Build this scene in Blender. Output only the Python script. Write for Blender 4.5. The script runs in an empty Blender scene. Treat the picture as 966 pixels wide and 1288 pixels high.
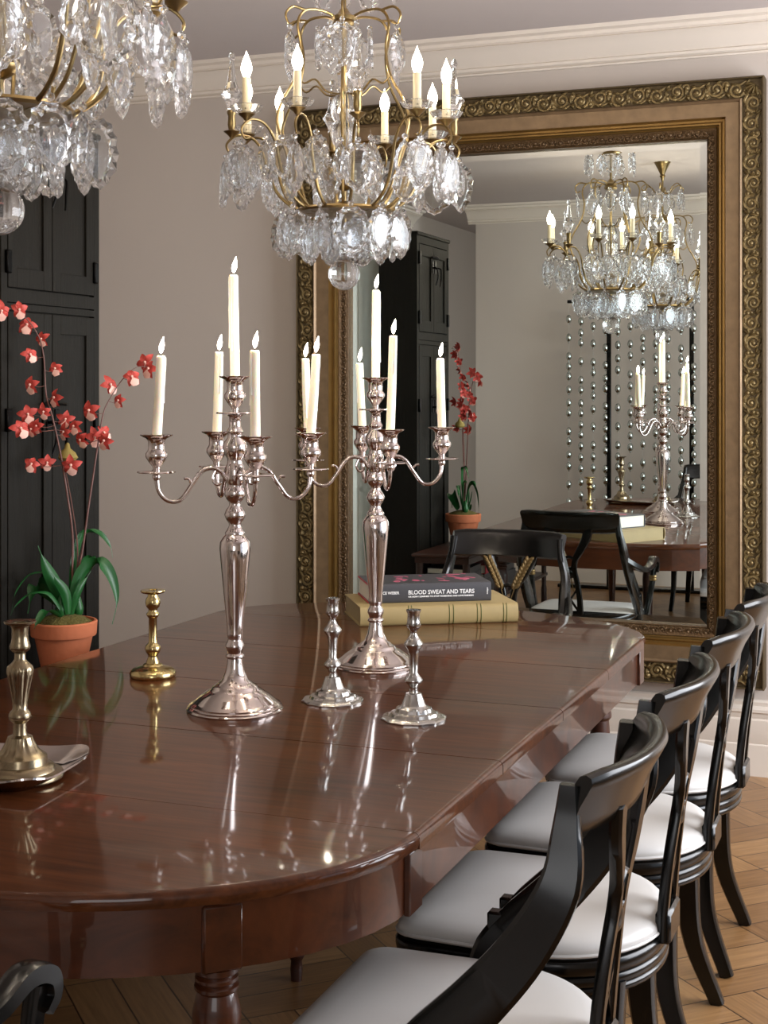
import bpy, bmesh, math, random
from mathutils import Vector, Matrix, Euler
random.seed(7)
PI = math.pi
R = math.radians
sc = bpy.context.scene
col = sc.collection

# ------------------------------------------------------------------ camera, world, light, exposure
TH = math.atan(0.3856)
CT, ST = math.cos(TH), math.sin(TH)
cam_d = bpy.data.cameras.new('camera')
cam = bpy.data.objects.new('camera', cam_d); col.objects.link(cam)
cam.location = (0, 0, 1.5)
cam.rotation_euler = (PI/2, 0, TH)
cam_d.sensor_fit = 'VERTICAL'
cam_d.sensor_height = 24.0
cam_d.lens = 24.0*1800/1288
cam_d.shift_y = -157/1288
cam_d.clip_start = 0.05
sc.camera = cam
sc.view_settings.view_transform = 'Standard'
sc.view_settings.look = 'None'
sc.view_settings.gamma = 1
sc.view_settings.use_curve_mapping = False
sc.view_settings.exposure = 0.0

w = bpy.data.worlds.new('world'); sc.world = w; w.use_nodes = True
w.node_tree.nodes['Background'].inputs[0].default_value = (0.75, 0.85, 1.0, 1)
w.node_tree.nodes['Background'].inputs[1].default_value = 1.0

def area(name, loc, rot, sx, sy, power, colr):
    l = bpy.data.lights.new(name, 'AREA'); l.shape = 'RECTANGLE'; l.size = sx; l.size_y = sy
    l.energy = power; l.color = colr
    o = bpy.data.objects.new(name, l); col.objects.link(o)
    o.location = loc; o.rotation_euler = rot
    return o
# daylight through the tall window in the right-hand wall and the windows of the room behind the camera
area('window_daylight', (1.66, 4.1, 1.6), (0, R(90), 0), 1.9, 2.6, 178, (0.93, 0.95, 1.0))
area('rear_window_daylight', (-0.1, -2.5, 1.65), (R(90), 0, 0), 3.0, 2.1, 50, (1.0, 0.96, 0.92))

# ------------------------------------------------------------------ helpers
def tag(o, label=None, cat=None, group=None, kind=None):
    if label: o['label'] = label
    if cat: o['category'] = cat
    if group: o['group'] = group
    if kind: o['kind'] = kind
    return o

class MB:
    def __init__(s): s.v = []; s.f = []; s.m = []
    def add(s, vf, M=None, mi=0):
        v, f = vf
        n = len(s.v)
        if M is not None: v = [M @ Vector(p) for p in v]
        s.v += [tuple(p) for p in v]
        s.f += [tuple(i+n for i in q) for q in f]
        s.m += [mi]*len(f)
        return s
    def build(s, name, mat, parent=None, angle=38, flat=False, recalc=True):
        me = bpy.data.meshes.new(name)
        me.from_pydata(s.v, [], s.f)
        if recalc:
            bm = bmesh.new(); bm.from_mesh(me)
            bmesh.ops.recalc_face_normals(bm, faces=bm.faces)
            bm.to_mesh(me); bm.free()
        mats = mat if isinstance(mat, (list, tuple)) else [mat]
        for m in mats: me.materials.append(m)
        for i, p in enumerate(me.polygons):
            p.material_index = s.m[i]
            p.use_smooth = not flat
        if not flat: me.set_sharp_from_angle(angle=R(angle))
        o = bpy.data.objects.new(name, me); col.objects.link(o)
        if parent: o.parent = parent
        return o

def T(x=0, y=0, z=0, rx=0, ry=0, rz=0, s=1):
    M = Matrix.Translation((x, y, z)) @ Euler((rx, ry, rz)).to_matrix().to_4x4()
    if isinstance(s, (tuple, list)): M = M @ Matrix.Diagonal((s[0], s[1], s[2], 1))
    else: M = M @ Matrix.Scale(s, 4)
    return M

def box(x0, x1, y0, y1, z0, z1, b=0.0):
    if b <= 0:
        v = [(x0,y0,z0),(x1,y0,z0),(x1,y1,z0),(x0,y1,z0),(x0,y0,z1),(x1,y0,z1),(x1,y1,z1),(x0,y1,z1)]
        return v, [(0,3,2,1),(4,5,6,7),(0,1,5,4),(1,2,6,5),(2,3,7,6),(3,0,4,7)]
    pl = [(x0+b,y0),(x1-b,y0),(x1,y0+b),(x1,y1-b),(x1-b,y1),(x0+b,y1),(x0,y1-b),(x0,y0+b)]
    il = [(min(max(x,x0+b),x1-b), min(max(y,y0+b),y1-b)) for x, y in pl]
    v = [(x,y,z0) for x,y in il]+[(x,y,z0+b) for x,y in pl]+[(x,y,z1-b) for x,y in pl]+[(x,y,z1) for x,y in il]
    f = []
    for k in range(3):
        for i in range(8):
            j = (i+1) % 8
            f.append((k*8+i, k*8+j, k*8+8+j, k*8+8+i))
    f.append(tuple(range(7,-1,-1))); f.append(tuple(range(24,32)))
    return v, f

def lathe(prof, seg=32, mod=None):
    """prof: list of (r, z); mod(i_profile, angle, r) -> r"""
    v, f = [], []
    n = len(prof)
    for k, (r, z) in enumerate(prof):
        for i in range(seg):
            a = 2*PI*i/seg
            rr = mod(k, a, r, z) if mod else r
            v.append((rr*math.cos(a), rr*math.sin(a), z))
    for k in range(n-1):
        for i in range(seg):
            j = (i+1) % seg
            f.append((k*seg+i, k*seg+j, (k+1)*seg+j, (k+1)*seg+i))
    f.append(tuple(range(seg-1, -1, -1)))
    f.append(tuple((n-1)*seg+i for i in range(seg)))
    return v, f

def smooth_prof(p, n=3):
    """rounds a profile a little with Catmull-Rom"""
    return [tuple(q) for q in cr([Vector((a, b, 0)) for a, b in p], n, two=True)]

def cr(P, n=6, two=False):
    P = [Vector(p) for p in P]
    Q = [P[0]*2-P[1]] + P + [P[-1]*2-P[-2]]
    out = []
    for i in range(1, len(Q)-2):
        a, b, c, d = Q[i-1], Q[i], Q[i+1], Q[i+2]
        for k in range(n):
            t = k/n
            out.append(0.5*((2*b)+(c-a)*t+(2*a-5*b+4*c-d)*t*t+(-a+3*b-3*c+d)*t**3))
    out.append(P[-1])
    if two: return [(max(p[0], 0.0001), p[1]) for p in out]
    return out

def interp(vals, n):
    out = []
    m = len(vals)-1
    for i in range(n):
        t = i/(n-1)*m
        k = min(int(t), m-1)
        out.append(vals[k]+(vals[k+1]-vals[k])*(t-k))
    return out

def tube(P, r, seg=8, n=6, smooth=True, closed=False):
    P = cr(P, n) if smooth else [Vector(p) for p in P]
    m = len(P)
    rad = interp(list(r), m) if isinstance(r, (list, tuple)) else [r]*m
    v, f = [], []
    up = None
    for i in range(m):
        t = (P[min(i+1, m-1)]-P[max(i-1, 0)])
        if closed: t = P[(i+1) % m]-P[i-1]
        if t.length < 1e-9: t = Vector((0, 0, 1))
        t.normalize()
        if up is None:
            up = t.orthogonal().normalized()
        up = (up - t*up.dot(t))
        if up.length < 1e-6: up = t.orthogonal()
        up.normalize()
        s = t.cross(up)
        for k in range(seg):
            a = 2*PI*k/seg
            v.append(tuple(P[i] + (up*math.cos(a)+s*math.sin(a))*rad[i]))
    for i in range(m if closed else m-1):
        for k in range(seg):
            j = (k+1) % seg; i2 = (i+1) % m
            f.append((i*seg+k, i*seg+j, i2*seg+j, i2*seg+k))
    if not closed:
        f.append(tuple(range(seg-1, -1, -1))); f.append(tuple((m-1)*seg+k for k in range(seg)))
    return v, f

RR = [(1,.55),(.8,1),(-.8,1),(-1,.55),(-1,-.55),(-.8,-1),(.8,-1),(1,-.55)]
def bar(P, lat, w, t, n=6, smooth=True, sec=RR):
    """sweep of a rounded rectangle: `lat` is the lateral axis (half-size t along it), w the half-size across it"""
    P = cr(P, n) if smooth else [Vector(p) for p in P]
    m = len(P)
    W = interp(list(w), m) if isinstance(w, (list, tuple)) else [w]*m
    TT = interp(list(t), m) if isinstance(t, (list, tuple)) else [t]*m
    v, f = [], []
    k = len(sec)
    for i in range(m):
        tg = (P[min(i+1, m-1)]-P[max(i-1, 0)]).normalized()
        L = lat(P[i], i/(m-1)) if callable(lat) else Vector(lat)
        L = (L - tg*L.dot(tg)).normalized()
        U = tg.cross(L)
        for a, b in sec: v.append(tuple(P[i]+U*a*W[i]+L*b*TT[i]))
    for i in range(m-1):
        for q in range(k):
            j = (q+1) % k
            f.append((i*k+q, i*k+j, (i+1)*k+j, (i+1)*k+q))
    f.append(tuple(range(k-1, -1, -1))); f.append(tuple((m-1)*k+q for q in range(k)))
    return v, f

def offset(pl, d):
    """offset a closed CCW outline inwards by d"""
    n = len(pl); out = []
    for i in range(n):
        a, b = Vector(pl[i-1]), Vector(pl[(i+1) % n])
        t = (b-a); t.normalize()
        nx = Vector((-t.y, t.x))
        out.append((pl[i][0]+nx.x*d, pl[i][1]+nx.y*d))
    return out

def loft(pl, layers, c=None):
    """layers: (inward offset, z[, dome]) on a CCW outline"""
    v, f = [], []
    n = len(pl)
    for (d, z) in layers:
        v += [(x, y, z) for x, y in offset(pl, d)]
    for k in range(len(layers)-1):
        for i in range(n):
            j = (i+1) % n
            f.append((k*n+i, k*n+j, (k+1)*n+j, (k+1)*n+i))
    f.append(tuple(range(n-1, -1, -1))); f.append(tuple((len(layers)-1)*n+i for i in range(n)))
    return v, f

def ball(r, seg=12, rings=8, sz=1.0, mod=None):
    return lathe([(max(r*math.sin(PI*k/rings), 1e-4), -r*sz*math.cos(PI*k/rings)) for k in range(rings+1)], seg, mod)

def empty(name, loc, rz=0, **kw):
    o = bpy.data.objects.new(name, None); col.objects.link(o)
    o.location = loc; o.rotation_euler = (0, 0, rz); o.empty_display_size = 0.05
    tag(o, **kw)
    return o

def copy_tree(o, parent=None):
    c = o.copy(); col.objects.link(c)
    if parent: c.parent = parent
    for ch in [x for x in o.children]: copy_tree(ch, c)
    return c

# ------------------------------------------------------------------ materials
def newmat(name):
    m = bpy.data.materials.new(name); m.use_nodes = True
    return m, m.node_tree.nodes, m.node_tree.links, m.node_tree.nodes['Principled BSDF']

def srgb(c):
    return tuple((x/255/12.92 if x/255 <= 0.04045 else ((x/255+0.055)/1.055)**2.4) for x in c)+(1,)

def plain(name, c, rough=0.5, metal=0, var=0.06, scale=8, bump=0, bscale=40, coat=0, spec=0.5, coat_r=0.05, **kw):
    m, N, L, B = newmat(name)
    tc = N.new('ShaderNodeTexCoord')
    nz = N.new('ShaderNodeTexNoise'); nz.inputs['Scale'].default_value = scale; nz.inputs['Detail'].default_value = 4
    L.new(tc.outputs['Object'], nz.inputs['Vector'])
    mx = N.new('ShaderNodeMix'); mx.data_type = 'RGBA'
    c = srgb(c)
    mx.inputs[6].default_value = tuple(x*(1-var) for x in c[:3])+(1,)
    mx.inputs[7].default_value = tuple(min(1, x*(1+var)) for x in c[:3])+(1,)
    L.new(nz.outputs['Fac'], mx.inputs[0]); L.new(mx.outputs[2], B.inputs['Base Color'])
    B.inputs['Roughness'].default_value = rough; B.inputs['Metallic'].default_value = metal
    B.inputs['Coat Weight'].default_value = coat; B.inputs['Coat Roughness'].default_value = coat_r
    B.inputs['Specular IOR Level'].default_value = spec
    for k, v in kw.items(): B.inputs[k].default_value = v
    if bump:
        n2 = N.new('ShaderNodeTexNoise'); n2.inputs['Scale'].default_value = bscale; n2.inputs['Detail'].default_value = 3
        L.new(tc.outputs['Object'], n2.inputs['Vector'])
        bp = N.new('ShaderNodeBump'); bp.inputs['Strength'].default_value = bump; bp.inputs['Distance'].default_value = 0.01
        L.new(n2.outputs['Fac'], bp.inputs['Height']); L.new(bp.outputs[0], B.inputs['Normal'])
    return m

def wood(name, c1, c2, rough, axis='X', scale=6, coat=0, bump=0.0, stretch=14, spec=0.5, coat_r=.03):
    m, N, L, B = newmat(name)
    tc = N.new('ShaderNodeTexCoord'); mp = N.new('ShaderNodeMapping')
    s = {'X': (1, stretch, stretch), 'Y': (stretch, 1, stretch), 'Z': (stretch, stretch, 1)}[axis]
    mp.inputs['Scale'].default_value = s
    L.new(tc.outputs['Object'], mp.inputs[0])
    nz = N.new('ShaderNodeTexNoise'); nz.inputs['Scale'].default_value = scale; nz.inputs['Detail'].default_value = 7
    nz.inputs['Roughness'].default_value = .6; nz.inputs['Distortion'].default_value = .6
    L.new(mp.outputs[0], nz.inputs['Vector'])
    n3 = N.new('ShaderNodeTexNoise'); n3.inputs['Scale'].default_value = 2.2; L.new(tc.outputs['Object'], n3.inputs['Vector'])
    ad = N.new('ShaderNodeMath'); ad.operation = 'MULTIPLY_ADD'; ad.inputs[1].default_value = .55; 
    L.new(nz.outputs['Fac'], ad.inputs[0])
    mm = N.new('ShaderNodeMath'); mm.operation = 'MULTIPLY'; mm.inputs[1].default_value = .45; L.new(n3.outputs['Fac'], mm.inputs[0])
    L.new(mm.outputs[0], ad.inputs[2])
    rp = N.new('ShaderNodeValToRGB'); rp.color_ramp.elements[0].position = .32; rp.color_ramp.elements[1].position = .68
    rp.color_ramp.elements[0].color = srgb(c1); rp.color_ramp.elements[1].color = srgb(c2)
    L.new(ad.outputs[0], rp.inputs[0]); L.new(rp.outputs[0], B.inputs['Base Color'])
    B.inputs['Roughness'].default_value = rough; B.inputs['Coat Weight'].default_value = coat
    B.inputs['Coat Roughness'].default_value = coat_r; B.inputs['Specular IOR Level'].default_value = spec
    if bump:
        bp = N.new('ShaderNodeBump'); bp.inputs['Strength'].default_value = bump; bp.inputs['Distance'].default_value = 0.004
        L.new(nz.outputs['Fac'], bp.inputs['Height']); L.new(bp.outputs[0], B.inputs['Normal'])
    return m

def parquet(name):
    """basket-weave oak parquet drawn from object coordinates"""
    m, N, L, B = newmat(name)
    tc = N.new('ShaderNodeTexCoord'); mp = N.new('ShaderNodeMapping')
    mp.inputs['Rotation'].default_value = (0, 0, R(45)); L.new(tc.outputs['Object'], mp.inputs[0])
    cb = N.new('ShaderNodeTexChecker'); cb.inputs['Scale'].default_value = 1/0.36
    L.new(mp.outputs[0], cb.inputs['Vector'])
    def bricks(rot):
        m2 = N.new('ShaderNodeMapping'); m2.inputs['Rotation'].default_value = (0, 0, rot); L.new(mp.outputs[0], m2.inputs[0])
        b = N.new('ShaderNodeTexBrick'); b.offset = 0; b.squash = 1
        b.inputs['Color1'].default_value = srgb((160, 122, 80)); b.inputs['Color2'].default_value = srgb((126, 90, 54))
        b.inputs['Mortar'].default_value = srgb((58, 38, 22)); b.inputs['Scale'].default_value = 1
        b.inputs['Mortar Size'].default_value = .0022; b.inputs['Brick Width'].default_value = .36; b.inputs['Row Height'].default_value = .12
        b.inputs['Mortar Smooth'].default_value = .2
        L.new(m2.outputs[0], b.inputs['Vector'])
        m3 = N.new('ShaderNodeMapping'); m3.inputs['Scale'].default_value = (3, 45, 1); L.new(m2.outputs[0], m3.inputs[0])
        nz = N.new('ShaderNodeTexNoise'); nz.inputs['Scale'].default_value = 2; nz.inputs['Detail'].default_value = 5; L.new(m3.outputs[0], nz.inputs['Vector'])
        mu = N.new('ShaderNodeMix'); mu.data_type = 'RGBA'; mu.blend_type = 'MULTIPLY'; mu.inputs[0].default_value = .75
        rp = N.new('ShaderNodeValToRGB'); rp.color_ramp.elements[0].position = .3; rp.color_ramp.elements[1].position = .65
        rp.color_ramp.elements[0].color = (.55, .5, .45, 1); rp.color_ramp.elements[1].color = (1, 1, 1, 1)
        L.new(nz.outputs['Fac'], rp.inputs[0])
        L.new(b.outputs['Color'], mu.inputs[6]); L.new(rp.outputs[0], mu.inputs[7])
        return mu
    a, b2 = bricks(0), bricks(PI/2)
    mx = N.new('ShaderNodeMix'); mx.data_type = 'RGBA'
    L.new(cb.outputs['Fac'], mx.inputs[0]); L.new(a.outputs[2], mx.inputs[6]); L.new(b2.outputs[2], mx.inputs[7])
    L.new(mx.outputs[2], B.inputs['Base Color'])
    B.inputs['Roughness'].default_value = .32
    return m

M = {}
M['wall'] = plain('wall_paint', (188, 178, 169), .7, var=.02, scale=2)
M['trim'] = plain('trim_paint', (214, 204, 192), .45, var=.02)
M['ceil'] = plain('ceiling_paint', (184, 175, 172), .8, var=.02)
M['white_door'] = plain('white_door_paint', (228, 230, 222), .4, var=.02)
M['floor'] = parquet('oak_parquet')
M['mahog'] = wood('polished_mahogany', (45, 21, 9), (100, 55, 28), .35, 'X', 3.5, coat=.72, stretch=16, coat_r=.055, spec=.08)
M['mahog_v'] = wood('mahogany_apron', (38, 15, 5), (96, 48, 20), .35, 'X', 2.2, coat=.5, stretch=7, spec=.3)
M['darkmahog'] = wood('dark_mahogany', (36, 16, 9), (70, 34, 20), .42, 'X', 4, coat=.12)
M['black'] = plain('black_lacquer', (6, 6, 5), .22, var=.2, coat=.1, coat_r=.1, spec=.38)
M['gold_worn'] = plain('worn_gilding', (120, 98, 60), .35, .6, var=.4, scale=60)
M['seat'] = plain('pale_satin_leather', (205, 203, 200), .38, var=.02, scale=3, bump=.02, bscale=12)
M['cabinet'] = wood('black_stained_oak', (18, 16, 12), (27, 24, 18), .6, 'Z', 6, bump=.6, stretch=12, spec=.18)
M['iron'] = plain('black_iron', (12, 11, 11), .35, .8, var=.1)
M['silver'] = plain('polished_silver', (222, 212, 208), .1, 1, var=.04, scale=30, bump=.015, bscale=60)
M['pewter'] = plain('aged_pewter', (196, 194, 190), .2, 1, var=.1, scale=40, bump=.03, bscale=80)
M['pewter_warm'] = plain('tarnished_silver_plate', (158, 144, 118), .24, 1, var=.18, scale=50, bump=.04, bscale=80)
M['brass'] = plain('polished_brass', (206, 186, 132), .17, 1, var=.08, scale=30)
M['gilt'] = plain('gilt_bronze', (140, 120, 82), .3, 1, var=.2, scale=40)
M['wax'] = plain('ivory_wax', (255, 248, 228), .45, var=.01, **{'Subsurface Weight': .5, 'Subsurface Radius': (.03, .015, .006), 'Subsurface Scale': .5})
M['wick'] = plain('burnt_wick', (30, 24, 20), .9)
M['sleeve'] = plain('candle_sleeve', (236, 222, 186), .5, var=.03)
M['terracotta'] = plain('terracotta', (196, 112, 74), .8, var=.14, scale=14, bump=.1, bscale=60)
M['moss'] = plain('moss', (92, 84, 36), .95, var=.5, scale=90, bump=.8, bscale=120)
M['leaf'] = plain('orchid_leaf_green', (27, 86, 38), .38, var=.3, scale=14, spec=.5)
M['stem'] = plain('orchid_stem', (104, 66, 58), .5, var=.3, scale=40)
M['petal'] = plain('coral_petal', (198, 74, 66), .55, var=.35, scale=80)
M['lip'] = plain('pale_pink_lip', (250, 196, 182), .5, var=.12, scale=100)
M['pod'] = plain('dull_yellow_pod', (146, 128, 66), .6, var=.25, scale=40)
M['book_grey'] = plain('charcoal_book_cloth', (66, 66, 70), .42, var=.04)
M['book_tan'] = plain('ochre_book_cloth', (160, 140, 94), .55, var=.12, scale=20)
M['book_green'] = plain('dark_green_line', (66, 84, 30), .5)
M['book_red'] = plain('red_cover_edge', (196, 34, 60), .45)
M['book_pink'] = plain('pink_cover_print', (196, 92, 120), .42, var=.4, scale=60)
M['pages'] = plain('page_edges', (232, 226, 212), .8, var=.05, scale=60)
M['white_ink'] = plain('white_lettering', (235, 235, 235), .5)
M['gild_a'] = plain('carved_antique_gilding', (124, 106, 70), .42, .6, var=.5, scale=45, bump=.25, bscale=90)
M['gild_dark'] = plain('umber_ground_of_frame', (78, 64, 40), .5, .5, var=.4, scale=60, bump=.2, bscale=90)
M['gild_in'] = plain('carved_umber_gilding', (92, 70, 44), .38, .5, var=.5, scale=70, bump=.3, bscale=120)
M['gild_flat'] = plain('rubbed_rose_gilding', (122, 100, 74), .42, .45, var=.35, scale=26, bump=.08, bscale=50)
M['gild_gold'] = plain('burnished_gold_leaf', (134, 104, 56), .35, .7, var=.25, scale=14, bump=.06)
M['bead'] = plain('mercury_glass_bead', (196, 204, 200), .06, 1, var=.03)
M['cord'] = plain('clear_cord', (170, 170, 165), .4)

def glass(name, c=(.95, .97, 1.0), rough=0.0, ior=1.5):
    m, N, L, B = newmat(name)
    B.inputs['Base Color'].default_value = c+(1,)
    B.inputs['Transmission Weight'].default_value = 1
    B.inputs['Roughness'].default_value = rough
    B.inputs['IOR'].default_value = ior
    return m
def crystal():
    m, N, L, B = newmat('cut_crystal')
    B.inputs['Base Color'].default_value = (.96, .98, 1, 1); B.inputs['Transmission Weight'].default_value = 1
    B.inputs['Roughness'].default_value = 0; B.inputs['IOR'].default_value = 1.5
    tr_ = N.new('ShaderNodeBsdfTransparent'); tl_ = N.new('ShaderNodeBsdfTranslucent'); tl_.inputs[0].default_value = (.93, .96, 1, 1)
    a = N.new('ShaderNodeMixShader'); a.inputs[0].default_value = .16
    b = N.new('ShaderNodeMixShader'); b.inputs[0].default_value = .012
    L.new(B.outputs[0], a.inputs[1]); L.new(tr_.outputs[0], a.inputs[2])
    L.new(a.outputs[0], b.inputs[1]); L.new(tl_.outputs[0], b.inputs[2])
    L.new(b.outputs[0], N['Material Output'].inputs['Surface'])
    return m
M['crystal'] = crystal()

def emit(name, c, s):
    m, N, L, B = newmat(name)
    B.inputs['Base Color'].default_value = c+(1,)
    B.inputs['Emission Color'].default_value = c+(1,)
    B.inputs['Emission Strength'].default_value = s
    return m
M['flame'] = emit('candle_flame', (1, .90, .76), 22)
M['bulb'] = emit('bulb_glow', (1, .90, .78), 14)

mir, N_, L_, B_ = newmat('silvered_mirror')
B_.inputs['Base Color'].default_value = (.86, .935, .91, 1); B_.inputs['Metallic'].default_value = 1; B_.inputs['Roughness'].default_value = 0.0
M['mirror'] = mir

# ------------------------------------------------------------------ setting
YW = 5.68       # mirror wall
H = 2.93
def struct(name, mb, m, **k): return tag(mb.build(name, m, **k), kind='structure')
struct('floor', MB().add(box(-4.6, 1.9, -2.9, YW+.1, -.1, 0)), M['floor'])
struct('ceiling', MB().add(box(-4.6, 1.9, -2.9, YW+.1, H, H+.1)), M['ceil'])
struct('wall_front', MB().add(box(-4.0, 1.7, YW, YW+.1, 0, H)), M['wall'])
struct('wall_left', MB().add(box(-4.1, -4.0, -2.8, YW+.1, 0, H)), M['wall'])
struct('wall_back', MB().add(box(-3.4, -.95, .36, .5, 0, H)), M['wall'])
wr = MB()
wr.add(box(1.7, 1.8, -2.8, 1.6, 0, H)).add(box(1.7, 1.8, 4.6, YW+.1, 0, H)).add(box(1.7, 1.8, 1.6, 4.6, 0, .5)).add(box(1.7, 1.8, 1.6, 4.6, 2.6, H))
struct('wall_right', wr, M['wall'])
wb = MB()
wb.add(box(-4.0, -1.6, -2.8, -2.7, 0, H)).add(box(1.4, 1.7, -2.8, -2.7, 0, H)).add(box(-1.6, 1.4, -2.8, -2.7, 0, .5)).add(box(-1.6, 1.4, -2.8, -2.7, 2.75, H))
struct('wall_rear', wb, M['wall'])
wf = MB()
for y in (1.6, 2.6, 3.56, 4.54): wf.add(box(1.70, 1.76, y, y+.06, .5, 2.6))
for z in (.5, 1.5, 2.54): wf.add(box(1.70, 1.76, 1.6, 4.6, z, z+.06))
struct('window_1', wf, M['trim'])

# extruded mouldings: profile (out from wall, z)
def mould(x0, x1, prof, y, sgn=-1, axis='x'):
    v, f = [], []
    n = len(prof)
    for X in (x0, x1):
        for d, z in prof:
            v.append((X, y+sgn*d, z) if axis == 'x' else (y+sgn*d, X, z))
    for i in range(n):
        j = (i+1) % n
        f.append((i, j, n+j, n+i))
    f.append(tuple(range(n))); f.append(tuple(range(2*n-1, n-1, -1)))
    return v, f
crown = [(0,2.79),(.012,2.79),(.014,2.797),(.008,2.80),(.022,2.806),(.026,2.816),(.02,2.82),(.03,2.83),(.055,2.862),(.085,2.885),(.092,2.888),(.088,2.892),(.10,2.897),(.104,2.91),(.13,2.915),(.135,2.93),(0,2.93)]
base = [(0,0),(.022,0),(.022,.12),(.018,.125),(.02,.13),(.02,.215),(.014,.222),(.017,.228),(.017,.24),(.026,.247),(.026,.258),(.012,.27),(.014,.285),(.008,.292),(0,.292)]
struct('trim_1', MB().add(mould(-4.0, 1.7, crown, YW)), M['trim'])
struct('baseboard_front', MB().add(mould(-4.0, 1.7, base, YW)), M['trim'])
struct('trim_2', MB().add(mould(-3.4-.06, -.95, crown, .5, 1)).add(mould(.36, .5, crown, -3.4, -1, 'y')), M['trim'])
struct('baseboard_back', MB().add(mould(-3.4, -.95, base, .5, 1)), M['trim'])
struct('trim_3', MB().add(mould(.36, YW, crown, -4.0, 1, 'y')), M['trim'])
struct('baseboard_left', MB().add(mould(-2.7, YW, base, -4.0, 1, 'y')), M['trim'])
struct('baseboard_right', MB().add(mould(-2.7, YW, base, 1.7, -1, 'y')), M['trim'])

# open white panelled door leaf behind the dark cupboard (seen in the mirror)
dl = MB().add(box(0, .80, -.02, .02, .01, 2.32))
for z0, z1 in ((.25, .95), (1.05, 2.18)):
    for x0, x1 in ((.10, .38), (.44, .70)):
        for s in (1, -1):
            for a in (box(x0, x1, .018, .03, z0, z0+.02), box(x0, x1, .018, .03, z1-.02, z1), box(x0, x0+.02, .018, .03, z0, z1), box(x1-.02, x1, .018, .03, z0, z1)):
                dl.add(a, T(s=(1, s, 1)))
d1 = struct('door_1', dl, M['white_door'])
d1.location = (-2.88, 3.96, 0); d1.rotation_euler = (0, 0, R(142))

# ------------------------------------------------------------------ mirror with carved frame
mx0, mx1, mz0, mz1 = -2.563, -.609, .345, 2.687
mr = empty('wall_mirror', ((mx0+mx1)/2, YW, mz0), label='huge wall mirror in an ornate antique gilt frame on the far wall', cat='mirror')
def P_loc(x, y, z): return (x-(mx0+mx1)/2, y-YW, z-mz0)
fw = .222
def frame_ring(prof, name, mat):
    """prof: (inward distance from outer edge, protrusion from the wall) polyline swept round the rectangle"""
    v, f = [], []
    n = len(prof)
    for cx, cz, sx, sz in ((mx0, mz0, 1, 1), (mx1, mz0, -1, 1), (mx1, mz1, -1, -1), (mx0, mz1, 1, -1)):
        for d, p in prof: v.append(P_loc(cx+sx*d, YW-p, cz+sz*d))
    for k in range(4):
        k2 = (k+1) % 4
        for i in range(n-1): f.append((k*n+i, k*n+i+1, k2*n+i+1, k2*n+i))
    return MB().add((v, f)).build(name, mat, mr, angle=30)
frame_ring([(0, 0), (0, .085), (.004, .092), (.008, .09), (.010, .076), (.078, .076), (.082, .088)], 'outer_border', M['gild_dark'])
frame_ring([(.082, .088), (.088, .094), (.092, .09), (.095, .084), (.140, .070), (.146, .070)], 'flat_moulding', M['gild_flat'])
frame_ring([(.146, .070), (.147, .060), (.152, .050), (.160, .050), (.166, .056), (.172, .056), (.176, .044), (.182, .04)], 'hollow_moulding', M['gild_gold'])
frame_ring([(.182, .04), (.184, .048), (.216, .030), (.219, .034), (.222, .032), (.222, .004)], 'inner_border', M['gild_in'])
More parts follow.
